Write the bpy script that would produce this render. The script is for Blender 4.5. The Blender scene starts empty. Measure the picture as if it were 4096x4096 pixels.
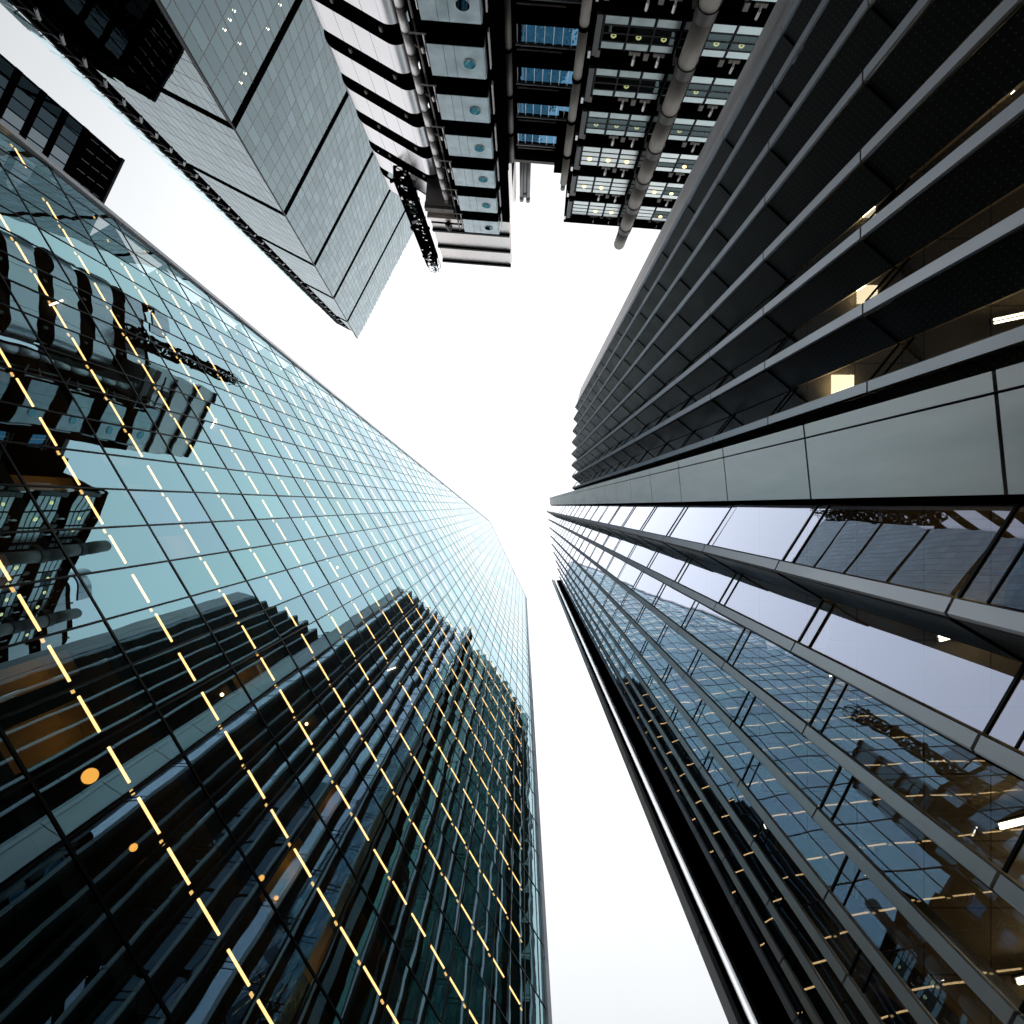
import bpy, math, random
from mathutils import Vector, Matrix
random.seed(7)
S = bpy.context.scene
COL = S.collection

# ------------------------------------------------------------------ camera
CAM_Z = 1.6
FPX = 2389.0                                  # focal length in pixels of a 4096 px wide frame
cam_d = bpy.data.cameras.new('camera'); cam = bpy.data.objects.new('camera', cam_d); COL.objects.link(cam)
cam.location = (0, 0, CAM_Z); cam.rotation_euler = (math.pi, 0, 0)      # looking straight up
cam_d.sensor_width = 36; cam_d.lens = 36 * FPX / 4096
cam_d.shift_x = -38 / 4096; cam_d.shift_y = -26 / 4096
cam_d.clip_start = .05; cam_d.clip_end = 3000
S.camera = cam

# ------------------------------------------------------------------ world and sun (overcast)
w = bpy.data.worlds.new('World'); S.world = w; w.use_nodes = True
nt = w.node_tree; nt.nodes.clear()
N = nt.nodes.new; L = nt.links.new
out = N('ShaderNodeOutputWorld'); bg = N('ShaderNodeBackground'); bg.inputs['Strength'].default_value = .1
sky = N('ShaderNodeTexSky'); sky.sky_type = 'NISHITA'; sky.sun_disc = False
sky.sun_elevation = math.radians(88); sky.sun_rotation = math.radians(200)
hs = N('ShaderNodeHueSaturation'); hs.inputs['Saturation'].default_value = .12; hs.inputs['Value'].default_value = .06
tc = N('ShaderNodeTexCoord'); sep = N('ShaderNodeSeparateXYZ')
clampz = N('ShaderNodeMath'); clampz.operation = 'MAXIMUM'; clampz.inputs[1].default_value = 0.0
cube = N('ShaderNodeMath'); cube.operation = 'POWER'; cube.inputs[1].default_value = 2.2
mr = N('ShaderNodeMapRange'); mr.inputs['From Min'].default_value = 0; mr.inputs['From Max'].default_value = 1
mr.inputs['To Min'].default_value = 3.2; mr.inputs['To Max'].default_value = 14.2     # overcast luminance: zenith about three times the horizon
cr = N('ShaderNodeCombineColor')
mulb = N('ShaderNodeMath'); mulb.operation = 'MULTIPLY'; mulb.inputs[1].default_value = 1.03
mulr = N('ShaderNodeMath'); mulr.operation = 'MULTIPLY'; mulr.inputs[1].default_value = .972
addc = N('ShaderNodeMix'); addc.data_type = 'RGBA'; addc.blend_type = 'ADD'; addc.inputs[0].default_value = 1
L(sky.outputs[0], hs.inputs['Color']); L(tc.outputs['Generated'], sep.inputs[0]); L(sep.outputs['Z'], clampz.inputs[0])
L(clampz.outputs[0], cube.inputs[0]); L(cube.outputs[0], mr.inputs['Value'])
cl = N('ShaderNodeTexNoise'); cl.inputs['Scale'].default_value = 2.2; cl.inputs['Detail'].default_value = 5; L(tc.outputs['Generated'], cl.inputs['Vector'])
clr = N('ShaderNodeMapRange'); clr.inputs['From Min'].default_value = .3; clr.inputs['From Max'].default_value = .7; clr.inputs['To Min'].default_value = .955; clr.inputs['To Max'].default_value = 1.045
L(cl.outputs[0], clr.inputs[0])                # faint cloud texture
cm_ = N('ShaderNodeMath'); cm_.operation = 'MULTIPLY'; L(mr.outputs[0], cm_.inputs[0]); L(clr.outputs[0], cm_.inputs[1])
L(cm_.outputs[0], mulr.inputs[0]); L(cm_.outputs[0], mulb.inputs[0])
L(mulr.outputs[0], cr.inputs[0]); L(cm_.outputs[0], cr.inputs[1]); L(mulb.outputs[0], cr.inputs[2])
L(cr.outputs[0], addc.inputs[6]); L(hs.outputs[0], addc.inputs[7]); L(addc.outputs[2], bg.inputs['Color']); L(bg.outputs[0], out.inputs[0])
sd = bpy.data.lights.new('sun', 'SUN'); sd.energy = 1.3; sd.angle = math.radians(180); sd.color = (1, .985, .96)
so = bpy.data.objects.new('sun', sd); COL.objects.link(so)
so.rotation_euler = (math.radians(2), 0, math.radians(200)); so.location = (0, 0, 300)
S.view_settings.view_transform = 'Standard'; S.view_settings.look = 'None'
S.view_settings.exposure = 0; S.view_settings.gamma = 1; S.view_settings.use_curve_mapping = False
S.render.engine = 'CYCLES'
cy = S.cycles
cy.max_bounces = 10; cy.glossy_bounces = 7; cy.diffuse_bounces = 3; cy.transparent_max_bounces = 24; cy.transmission_bounces = 6
cy.caustics_reflective = True; cy.caustics_refractive = False; cy.sample_clamp_indirect = 6
cy.use_denoising = True

# ------------------------------------------------------------------ materials
def mat(name, col, rough=.5, metal=0.0, spec=.5, noise=0.0, nscale=1.0, bump=0.0, bscale=1.0, stretch=(1, 1, 1), edge=1.0):
    m = bpy.data.materials.new(name); m.use_nodes = True
    t = m.node_tree; b = t.nodes['Principled BSDF']
    b.inputs['Base Color'].default_value = (*col, 1); b.inputs['Roughness'].default_value = rough
    b.inputs['Metallic'].default_value = metal; b.inputs['Specular IOR Level'].default_value = spec; b.inputs['Specular Tint'].default_value = (edge, edge, edge, 1)
    if noise or bump:
        g = t.nodes.new('ShaderNodeNewGeometry'); mp = t.nodes.new('ShaderNodeMapping'); mp.inputs['Scale'].default_value = stretch
        t.links.new(g.outputs['Position'], mp.inputs[0])
    if noise:
        n = t.nodes.new('ShaderNodeTexNoise'); n.inputs['Scale'].default_value = nscale; n.inputs['Detail'].default_value = 5
        t.links.new(mp.outputs[0], n.inputs['Vector'])
        r = t.nodes.new('ShaderNodeMapRange'); r.inputs['From Min'].default_value = .3; r.inputs['From Max'].default_value = .7
        r.inputs['To Min'].default_value = 1 - noise; r.inputs['To Max'].default_value = 1 + noise
        t.links.new(n.outputs[0], r.inputs[0])
        mx = t.nodes.new('ShaderNodeMix'); mx.data_type = 'RGBA'; mx.blend_type = 'MULTIPLY'; mx.inputs[0].default_value = 1
        mx.inputs[6].default_value = (*col, 1); t.links.new(r.outputs[0], mx.inputs[7]); t.links.new(mx.outputs[2], b.inputs['Base Color'])
        r2 = t.nodes.new('ShaderNodeMapRange'); r2.inputs['To Min'].default_value = max(.02, rough - .12); r2.inputs['To Max'].default_value = min(1, rough + .12)
        t.links.new(n.outputs[0], r2.inputs[0]); t.links.new(r2.outputs[0], b.inputs['Roughness'])
    if bump:
        n = t.nodes.new('ShaderNodeTexNoise'); n.inputs['Scale'].default_value = bscale; n.inputs['Detail'].default_value = 2
        t.links.new(mp.outputs[0], n.inputs['Vector'])
        bp = t.nodes.new('ShaderNodeBump'); bp.inputs['Distance'].default_value = bump; bp.inputs['Strength'].default_value = 1
        t.links.new(n.outputs[0], bp.inputs['Height']); t.links.new(bp.outputs[0], b.inputs['Normal'])
    return m

def glass(name, face_col, graze_col, refl, tint, wave=.004, wscale=.6, rough=0.0, vary=.0, power=4.0, tone=.0):
    """coated facade glass: a mirror coat whose strength and tint follow the angle, over a tinted clear pane"""
    m = bpy.data.materials.new(name); m.use_nodes = True
    t = m.node_tree; t.nodes.clear()
    o = t.nodes.new('ShaderNodeOutputMaterial')
    gl = t.nodes.new('ShaderNodeBsdfGlossy'); gl.inputs['Roughness'].default_value = rough
    tr = t.nodes.new('ShaderNodeBsdfTransparent'); tr.inputs['Color'].default_value = (*tint, 1)
    lw = t.nodes.new('ShaderNodeLayerWeight'); lw.inputs['Blend'].default_value = .5
    p5 = t.nodes.new('ShaderNodeMath'); p5.operation = 'POWER'; p5.inputs[1].default_value = power
    t.links.new(lw.outputs['Facing'], p5.inputs[0])
    cm = t.nodes.new('ShaderNodeMix'); cm.data_type = 'RGBA'; cm.inputs[6].default_value = (*face_col, 1); cm.inputs[7].default_value = (*graze_col, 1)
    t.links.new(p5.outputs[0], cm.inputs[0])
    if vary:
        oi = t.nodes.new('ShaderNodeAttribute'); oi.attribute_name = 'pane'; oi.attribute_type = 'GEOMETRY'
        hv = t.nodes.new('ShaderNodeMapRange'); hv.inputs['To Min'].default_value = .5 - vary; hv.inputs['To Max'].default_value = .5 + vary
        t.links.new(oi.outputs['Fac'], hv.inputs[0])
        h = t.nodes.new('ShaderNodeHueSaturation'); t.links.new(hv.outputs[0], h.inputs['Hue']); t.links.new(cm.outputs[2], h.inputs['Color'])
        vv = t.nodes.new('ShaderNodeMapRange'); vv.inputs['To Min'].default_value = 1 - tone; vv.inputs['To Max'].default_value = 1 + tone
        fr = t.nodes.new('ShaderNodeMath'); fr.operation = 'FRACT'; mu = t.nodes.new('ShaderNodeMath'); mu.operation = 'MULTIPLY'; mu.inputs[1].default_value = 17.3
        t.links.new(oi.outputs['Fac'], mu.inputs[0]); t.links.new(mu.outputs[0], fr.inputs[0]); t.links.new(fr.outputs[0], vv.inputs[0])
        t.links.new(vv.outputs[0], h.inputs['Value'])
        t.links.new(h.outputs[0], gl.inputs['Color'])
    else:
        t.links.new(cm.outputs[2], gl.inputs['Color'])
    rf = t.nodes.new('ShaderNodeMapRange'); rf.inputs['To Min'].default_value = refl; rf.inputs['To Max'].default_value = 1
    t.links.new(p5.outputs[0], rf.inputs[0])
    g = t.nodes.new('ShaderNodeNewGeometry')
    n = t.nodes.new('ShaderNodeTexNoise'); n.inputs['Scale'].default_value = wscale; n.inputs['Detail'].default_value = 1.0
    if vary:                                        # every pane bends the picture in its own way
        va = t.nodes.new('ShaderNodeVectorMath'); va.operation = 'ADD'; sc = t.nodes.new('ShaderNodeMath'); sc.operation = 'MULTIPLY'; sc.inputs[1].default_value = 40
        t.links.new(oi.outputs['Fac'], sc.inputs[0]); t.links.new(g.outputs['Position'], va.inputs[0]); t.links.new(sc.outputs[0], va.inputs[1])
        t.links.new(va.outputs[0], n.inputs['Vector'])
    else: t.links.new(g.outputs['Position'], n.inputs['Vector'])
    bp = t.nodes.new('ShaderNodeBump'); bp.inputs['Distance'].default_value = wave; bp.inputs['Strength'].default_value = 1
    t.links.new(n.outputs[0], bp.inputs['Height']); t.links.new(bp.outputs[0], gl.inputs['Normal'])
    mx = t.nodes.new('ShaderNodeMixShader')
    t.links.new(rf.outputs[0], mx.inputs[0]); t.links.new(tr.outputs[0], mx.inputs[1]); t.links.new(gl.outputs[0], mx.inputs[2])
    t.links.new(mx.outputs[0], o.inputs[0])
    return m

def clear(name, tint):
    m = bpy.data.materials.new(name); m.use_nodes = True
    t = m.node_tree; t.nodes.clear()
    o = t.nodes.new('ShaderNodeOutputMaterial'); tr = t.nodes.new('ShaderNodeBsdfTransparent'); tr.inputs[0].default_value = (*tint, 1)
    t.links.new(tr.outputs[0], o.inputs[0]); return m

def lamp(name, col, strength):
    m = bpy.data.materials.new(name); m.use_nodes = True
    t = m.node_tree; t.nodes.clear()
    o = t.nodes.new('ShaderNodeOutputMaterial'); e = t.nodes.new('ShaderNodeEmission')
    e.inputs[0].default_value = (*col, 1); e.inputs[1].default_value = strength
    t.links.new(e.outputs[0], o.inputs[0]); return m

def perforated(name, base, dot):
    """dark panel with staggered rows of small studs (uv in metres)"""
    m = mat(name, base, .5, 0, spec=.12, noise=.15, nscale=.8)
    t = m.node_tree; b = t.nodes['Principled BSDF']
    uv = t.nodes.new('ShaderNodeUVMap'); uv.uv_map = 'UVMap'
    sp = t.nodes.new('ShaderNodeSeparateXYZ'); t.links.new(uv.outputs[0], sp.inputs[0])
    def M(op, a, bb=None, c=None):
        n = t.nodes.new('ShaderNodeMath'); n.operation = op
        for i, v in enumerate((a, bb, c)):
            if v is None: continue
            if isinstance(v, (int, float)): n.inputs[i].default_value = v
            else: t.links.new(v, n.inputs[i])
        return n.outputs[0]
    u = M('DIVIDE', sp.outputs[0], .105); v = M('DIVIDE', sp.outputs[1], .16)
    odd = M('MULTIPLY', M('MODULO', M('FLOOR', v), 2), .5)
    fu = M('SUBTRACT', M('FRACT', M('ADD', u, odd)), .5); fv = M('SUBTRACT', M('FRACT', v), .5)
    d = M('SQRT', M('ADD', M('POWER', M('MULTIPLY', fu, .105), 2), M('POWER', M('MULTIPLY', fv, .16), 2)))
    k = M('LESS_THAN', d, .016)
    src = b.inputs['Base Color'].links[0].from_socket
    mx = t.nodes.new('ShaderNodeMix'); mx.data_type = 'RGBA'; t.links.new(k, mx.inputs[0]); t.links.new(src, mx.inputs[6]); mx.inputs[7].default_value = (*dot, 1)
    t.links.new(mx.outputs[2], b.inputs['Base Color'])
    return m

M_black = mat('black_recess', (.0015, .0015, .0018), .8, spec=0.0)
M_dark = mat('dark_metal', (.006, .0075, .009), .5, spec=.1, noise=.2, nscale=.7)
M_mull = mat('mullion_metal', (.004, .006, .008), .35, spec=.08)
M_clear = clear('clear_glass', (.96, .98, .98))
M_scalp = glass('teal_mirror_glass', (.35, .62, .705), (.97, .985, .99), .46, (.80, .80, .78), .005, .45, vary=.014, power=6.0, tone=.06)
M_edge = mat('edge_metal', (.55, .55, .57), .38, .75, noise=.06, nscale=.5)
M_edge_dark = mat('edge_slate', (.34, .37, .41), .45, 1.0, noise=.08, nscale=.5)
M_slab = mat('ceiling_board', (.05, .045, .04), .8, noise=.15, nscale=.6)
M_core = mat('inner_core', (.03, .027, .022), .7, noise=.3, nscale=.3)
M_strip = lamp('warm_strip_light', (1, .58, .21), 5.0)
M_dot = lamp('warm_spot_light', (1, .6, .2), 2.2)
M_globe = lamp('globe_lamp', (1, .47, .08), 2.2)
M_cool = lamp('office_tube', (1, .86, .62), 13)
M_spine = mat('brushed_panel', (.86, .835, .85), .46, 1.0, noise=.17, nscale=1.1, stretch=(1, 1, .16), bump=.010, bscale=.9, edge=.40)
M_cap = mat('fin_edge_metal', (.52, .555, .60), .44, 1.0, noise=.09, nscale=.8, edge=.03)
M_perf = perforated('studded_panel', (.010, .0135, .016), (.075, .10, .105))
M_wglass = glass('lavender_mirror_glass', (.55, .64, .86), (.90, .90, .93), .33, (.72, .70, .64), .006, .5, power=2.8, vary=.004, tone=.05)
M_fglass = glass('dark_teal_glass', (.05, .20, .20), (.5, .62, .62), .45, (.2, .3, .3), .007, .6, power=2.5, vary=.01, tone=.2)
M_room = mat('office_ceiling', (.42, .34, .22), .8, noise=.1, nscale=1.2)
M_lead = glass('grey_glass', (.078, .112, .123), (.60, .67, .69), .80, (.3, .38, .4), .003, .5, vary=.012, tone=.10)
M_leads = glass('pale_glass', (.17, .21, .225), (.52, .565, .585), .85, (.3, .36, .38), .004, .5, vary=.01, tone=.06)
def tiled(m, step=1.2, line=.03, dark=.35):
    t = m.node_tree; b = t.nodes['Principled BSDF']; src = b.inputs['Base Color'].links[0].from_socket
    g = t.nodes.new('ShaderNodeNewGeometry'); sp = t.nodes.new('ShaderNodeSeparateXYZ'); t.links.new(g.outputs['Position'], sp.inputs[0])
    ks = []
    for ax in (0, 1):
        d = t.nodes.new('ShaderNodeMath'); d.operation = 'DIVIDE'; d.inputs[1].default_value = step; t.links.new(sp.outputs[ax], d.inputs[0])
        f = t.nodes.new('ShaderNodeMath'); f.operation = 'FRACT'; t.links.new(d.outputs[0], f.inputs[0])
        k = t.nodes.new('ShaderNodeMath'); k.operation = 'LESS_THAN'; k.inputs[1].default_value = line / step; t.links.new(f.outputs[0], k.inputs[0]); ks.append(k)
    a = t.nodes.new('ShaderNodeMath'); a.operation = 'MAXIMUM'; t.links.new(ks[0].outputs[0], a.inputs[0]); t.links.new(ks[1].outputs[0], a.inputs[1])
    mx = t.nodes.new('ShaderNodeMix'); mx.data_type = 'RGBA'; mx.blend_type = 'MULTIPLY'; t.links.new(a.outputs[0], mx.inputs[0]); t.links.new(src, mx.inputs[6]); mx.inputs[7].default_value = (dark, dark, dark, 1)
    t.links.new(mx.outputs[2], b.inputs['Base Color'])
tiled(M_room)
M_leadin = mat('office_interior', (.03, .038, .042), .8)
M_white = mat('white_steel', (.62, .64, .66), .4, .4)
M_brace = mat('brace_steel', (.26, .27, .29), .5, .2)
M_screen = glass('screen_glass', (.55, .68, .72), (.95, .98, .98), .35, (.75, .86, .88), .003)
M_steel = mat('stainless_cladding', (.60, .585, .60), .30, .92, noise=.08, nscale=.6, bump=.004, bscale=.5, stretch=(1, 1, .4))
M_pod = mat('pod_steel', (.50, .56, .585), .36, .85, noise=.16, nscale=.9, bump=.004, bscale=.7)
M_port = glass('porthole_glass', (.12, .30, .35), (.6, .75, .78), .8, (.1, .2, .22), .002)
M_duct = mat('pale_duct', (.86, .83, .83), .5, .35, noise=.08, nscale=1.5)
M_conc = mat('weathered_concrete', (.24, .222, .20), .75, noise=.22, nscale=1.6, stretch=(1, 1, .35))
M_pipe = mat('brown_pipe', (.10, .092, .078), .6, .2, noise=.15, nscale=1.3)
M_cream = mat('cream_cladding', (.80, .75, .73), .36, .85, noise=.05, nscale=.8, stretch=(1, 1, .1))
M_frost = mat('frosted_glass', (.42, .51, .52), .34, .75, noise=.12, nscale=.9)
M_lit = mat('blind_glass', (.58, .64, .64), .32, .7, noise=.15, nscale=.8)
M_clearw = glass('dark_window_glass', (.14, .19, .20), (.45, .52, .54), .25, (.5, .6, .6), .003)
M_blue = glass('blue_window_glass', (.07, .19, .31), (.40, .55, .7), .82, (.1, .2, .3), .008, 1.2)
M_ring = lamp('ring_lamp', (1, .72, .32), 3.2)
M_flue = mat('grey_flue', (.10, .105, .11), .5, .3, noise=.1)
M_dwin = glass('smoked_glass', (.13, .16, .18), (.45, .49, .53), .85, (.1, .1, .1), .002)
M_ground = mat('asphalt', (.05, .05, .052), .9, noise=.25, nscale=.5)

# ------------------------------------------------------------------ builders
ORG = {}
def thing(name, label, cat, loc, group=None):
    loc = grow(loc)
    o = bpy.data.objects.new(name, None); COL.objects.link(o); o.location = loc
    o['label'] = label; o['category'] = cat
    if group: o['group'] = group
    o.empty_display_size = .5
    ORG[o] = Vector(loc); return o

XF = [1.0]
def grow(p):
    return Vector((p[0] * XF[0], p[1] * XF[0], CAM_Z + (p[2] - CAM_Z) * XF[0]))
def raw(name, verts, faces, mats, parent, fm=None, smooth=False, kind=None, uvs=None, pane=None, label=None):
    """one mesh object from world coordinates, its origin at its own middle"""
    if XF[0] != 1.0: verts = [grow(v) for v in verts]
    c = Vector((0, 0, 0))
    for v in verts: c += Vector(v)
    c /= len(verts)
    me = bpy.data.meshes.new(name); me.from_pydata([tuple(Vector(v) - c) for v in verts], [], faces)
    for m in (mats if isinstance(mats, (list, tuple)) else [mats]): me.materials.append(m)
    if fm:
        me.polygons.foreach_set('material_index', fm)
    if smooth: me.polygons.foreach_set('use_smooth', [True] * len(faces))
    if uvs:
        ul = me.uv_layers.new(name='UVMap'); flat = [x for uv in uvs for x in uv]; ul.data.foreach_set('uv', flat)
    if pane is not None:
        a = me.attributes.new('pane', 'FLOAT', 'FACE'); a.data.foreach_set('value', pane)
    o = bpy.data.objects.new(name, me); COL.objects.link(o)
    ORG[o] = c
    if parent: o.parent = parent; o.location = c - ORG[parent]
    else: o.location = c
    if kind: o['kind'] = kind
    if label: o['label'] = label
    return o

QF = [(0, 3, 2, 1), (4, 5, 6, 7), (0, 1, 5, 4), (1, 2, 6, 5), (2, 3, 7, 6), (3, 0, 4, 7)]
def boxv(c, a, b, n, la, lb, ln):
    """box: centre, unit axes a b n, full lengths"""
    c = Vector(c); a = Vector(a) * la / 2; b = Vector(b) * lb / 2; n = Vector(n) * ln / 2
    return [c - a - b - n, c + a - b - n, c + a + b - n, c - a + b - n, c - a - b + n, c + a - b + n, c + a + b + n, c - a + b + n]

def slabv(poly, off):
    """polygon extruded by a vector: verts, faces (first face is the far cap, second the given one)"""
    n = len(poly); v = [Vector(p) for p in poly] + [Vector(p) + Vector(off) for p in poly]
    f = [tuple(range(n)), tuple(range(2 * n - 1, n - 1, -1))] + [(i, i + n, (i + 1) % n + n, (i + 1) % n) for i in range(n)]
    return v, f

class MB:
    def __init__(s): s.v = []; s.f = []; s.m = []; s.p = []; s.uv = []
    def add(s, v, f, mi=0, pane=0.0, uv=None):
        k = len(s.v); s.v += [Vector(x) for x in v]; s.f += [tuple(i + k for i in q) for q in f]
        s.m += (mi if isinstance(mi, list) else [mi] * len(f)); s.p += [pane] * len(f)
        s.uv += uv if uv else [(0, 0)] * sum(len(q) for q in f)
    def box(s, *a, mi=0): s.add(boxv(*a), QF, mi)
    def bar(s, p, q, w, mi=0, d=None):
        p = Vector(p); q = Vector(q); z = (q - p); l = z.length
        if l < 1e-6: return
        z /= l; x = z.orthogonal().normalized(); y = z.cross(x)
        s.add(boxv((p + q) / 2, x, y, z, w, d or w, l), QF, mi)
    def tube(s, p, q, r, n=14, mi=0, caps=True):
        p = Vector(p); q = Vector(q); z = (q - p).normalized(); x = z.orthogonal().normalized(); y = z.cross(x)
        v = []
        for e in (p, q):
            for i in range(n):
                a = 2 * math.pi * i / n; v.append(e + x * math.cos(a) * r + y * math.sin(a) * r)
        f = [(i, (i + 1) % n, (i + 1) % n + n, i + n) for i in range(n)]
        if caps: f += [tuple(range(n - 1, -1, -1)), tuple(range(n, 2 * n))]
        s.add(v, f, mi)
    def build(s, name, mats, parent, smooth=False, kind=None, label=None, uv=False):
        if not s.v: return None
        return raw(name, s.v, s.f, mats, parent, s.m, smooth, kind, s.uv if uv else None, s.p, label)

def proj(p):
    h = p[2] - CAM_Z
    if h < .2: return None
    return (2086 + FPX * p[0] / h, 2022 + FPX * p[1] / h)
def area(poly):
    """size in the frame, 0 when nothing of it is inside"""
    q = [proj(p) for p in poly]
    if any(a is None for a in q): return 0
    cx = sum(a[0] for a in q) / len(q); cy_ = sum(a[1] for a in q) / len(q)
    if not (-60 < cx < 4156 and -60 < cy_ < 4156): return 0
    return abs(sum(q[i][0] * q[(i + 1) % len(q)][1] - q[(i + 1) % len(q)][0] * q[i][1] for i in range(len(q)))) / 2

class Pieces:
    """alike pieces of one thing: the largest in the frame become parts of their own, the rest one part"""
    def __init__(s, name, parent, mats, limit=290, uv=False, smooth=False, minarea=30):
        s.name = name; s.parent = parent; s.mats = mats; s.limit = limit; s.items = []; s.uv = uv; s.smooth = smooth; s.minarea = minarea
    def add(s, v, f, key, mi=0, uv=None):
        s.items.append((area(key), v, f, mi, random.random(), uv))
    def flush(s):
        s.items.sort(key=lambda t: -t[0]); rest = MB(); n = 0
        for a, v, f, mi, pn, uv in s.items:
            if n < s.limit and a > s.minarea:
                b = MB(); b.add(v, f, mi, pn, uv); b.build(s.name, s.mats, s.parent, s.smooth, uv=s.uv); n += 1
            else: rest.add(v, f, mi, pn, uv)
        rest.build(s.name, s.mats, s.parent, s.smooth, kind='stuff', uv=s.uv)

def clip(poly, a, b, c):
    """keep a*x + b*y <= c"""
    o = []
    for i in range(len(poly)):
        p, q = poly[i], poly[(i + 1) % len(poly)]
        dp = a * p[0] + b * p[1] - c; dq = a * q[0] + b * q[1] - c
        if dp <= 0: o.append(p)
        if (dp < 0) != (dq < 0) and dp != dq:
            t = dp / (dp - dq); o.append((p[0] + (q[0] - p[0]) * t, p[1] + (q[1] - p[1]) * t))
    return o
def V3(x, y, h): return Vector((x, y, h + CAM_Z))

# ================================================================== ground
g = raw('ground', [(-600, -600, 0), (600, -600, 0), (600, 600, 0), (-600, 600, 0)], [(0, 1, 2, 3)], M_ground, None, kind='structure')

# ================================================================== mirror glass tower (left)
def build_glass_tower():
    n = Vector((.861, -.508, 0)).normalized(); t = Vector((-n.y, n.x, 0)); up = Vector((0, 0, 1)); D = -11.08
    P = lambda s, h, d=0.0: n * (D + d) + t * s + Vector((0, 0, h + CAM_Z))
    T = thing('glass_tower', 'tall teal mirror-glass tower with a diagonal edge and rows of glowing strip lights', 'office tower', P(0, -1.6))
    A0, A1, A2 = (-25.5, 25.8), (-.5, 187.7), (20.95, 155.9)
    da = (A1[0] - A0[0], A1[1] - A0[1]); db = (A2[0] - A1[0], A2[1] - A1[1])
    la = lambda h: A0[0] + (h - A0[1]) * da[0] / da[1]
    rb = lambda h: 20.95 if h < A2[1] else A1[0] + (h - A1[1]) * db[0] / db[1]
    def cut(poly):
        # right of the diagonal, below the sloped roof edge
        poly = clip(poly, -da[1], da[0], -da[1] * A0[0] + da[0] * A0[1])
        if len(poly) > 2: poly = clip(poly, -db[1], db[0], -db[1] * A1[0] + db[0] * A1[1])
        return poly
    b = 1.38; s_ref = -8.53; f0 = 11.75; fl = 4.1
    panes = Pieces('glass_pane', T, [M_scalp, M_clear]); mull = Pieces('mullion', T, [M_mull], 120); tran = Pieces('transom', T, [M_mull], 60)
    lights = Pieces('strip_light', T, [M_strip], 295, minarea=8); dots = Pieces('spot_light', T, [M_dot], 200, minarea=5)
    ks = range(-17, 22); rows = range(-3, 43)
    missing = {r: r > 6 and random.random() < .06 for r in rows}
    for j in rows:
        h0 = f0 + fl * j; h1 = h0 + fl
        for k in ks:
            s0 = s_ref + b * k; s1 = min(s0 + b, 20.95)
            if s1 - s0 < .05: continue
            poly = cut([(s0 + .02, max(h0, -1.5) + .02), (s1 - .02, max(h0, -1.5) + .02), (s1 - .02, h1 - .02), (s0 + .02, h1 - .02)])
            if len(poly) < 3: continue
            rx, ry = random.gauss(0, .0022), random.gauss(0, .0015)
            cs = sum(p[0] for p in poly) / len(poly); ch = sum(p[1] for p in poly) / len(poly)
            pts = [P(s, h, .001 + (s - cs) * rx + (h - ch) * ry) for s, h in poly]
            v, f = slabv(pts, -n * .03)
            panes.add(v, f, pts, [0] + [1] * (len(f) - 1))
            sm = (s0 + s1) / 2; hm = h0 + fl * .55
            inside = la(hm) + .7 < sm < rb(hm + 1) - .6
            far = min(1, max(0, (hm - 95) / 60))
            if inside and j >= 0 and not missing[j] and random.random() > .004 + far * .9 + (.35 if sm - la(hm) < 4 else 0) and not (sm > 19 - .5):
                c = P(sm, hm, -.14)
                # a softened tube
                q = MB(); q.tube(c - t * b * .355, c + t * b * .355, .033, 8); lights.add(q.v, q.f, boxv(c, t, up, n, b * .56, .05, .05)[4:])
            if inside and j >= 0 and random.random() > .2 + far * .7 and not missing[j]:
                c = P(s0 + .02, hm, -.2); dots.add(boxv(c, t, up, n, .13, .06, .05), QF, boxv(c, t, up, n, .10, .05, .04)[4:])
        # transom
        a_, e_ = la(h0), rb(h0)
        if e_ > a_ and h0 > 0:
            v = boxv(P((a_ + e_) / 2, h0, .0), t, up, n, e_ - a_, .075, .05); tran.add(v, QF, v[4:])
            vs = [P(a_ + .4, h0, -.2), P(e_ - .2, h0, -.2), P(e_ - .2, h0, -7), P(a_ + .4, h0, -7)]
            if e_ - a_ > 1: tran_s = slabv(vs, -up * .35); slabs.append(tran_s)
    for k in ks:
        s0 = s_ref + b * k
        if not -26 < s0 < 20.9: 
            if s0 >= 20.9: continue
        hb = -1.5 if s0 > la(0) else A0[1] + (s0 - A0[0]) * da[1] / da[0]
        # the diagonal limits the top on the left, the roof edge on the right
        ht = A0[1] + (s0 - A0[0]) * da[1] / da[0] if s0 < A1[0] else A1[1] + (s0 - A1[0]) * db[1] / db[0]
        if ht < 0: continue
        v = boxv(P(s0, (ht - 1.5) / 2, .0), t, up, n, .055, ht + 1.5, .044); mull.add(v, QF, [P(s0 - .03, max(6, ht * .1)), P(s0 + .03, max(6, ht * .1)), P(s0 + .03, ht), P(s0 - .03, ht)])
    for pc in (panes, mull, tran, lights, dots): pc.flush()
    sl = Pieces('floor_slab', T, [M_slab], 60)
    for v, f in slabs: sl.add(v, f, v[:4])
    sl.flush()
    # body behind the facade
    outline = [(la(-1.6) + 1, -1.6), (20.7, -1.6), (20.7, A2[1] - 1), (A1[0] + .3, A1[1] - 2.5)]
    v, f = slabv([P(s, h, -7) for s, h in outline], -n * 16); raw('core', v, f, M_core, T)
    # side and top closing walls
    mb = MB()
    for (p, q) in ((outline[3], outline[2]), (outline[2], outline[1])):
        v, f = slabv([P(*p, -.1), P(*q, -.1), P(*q, -7), P(*p, -7)], Vector((0, 0, .12)) if p[1] != q[1] and p[0] != q[0] else t * .12); mb.add(v, f)
    mb.build('closing_wall', [M_dark], T)
    # diagonal edge in panels
    N_ = 11; lo = la(0)
    p0 = Vector((la(-1.6), -1.6)); p1 = Vector(A1); dv = (p1 - p0); ln = dv.length; dv /= ln; pn = Vector((-dv.y, dv.x))
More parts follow.
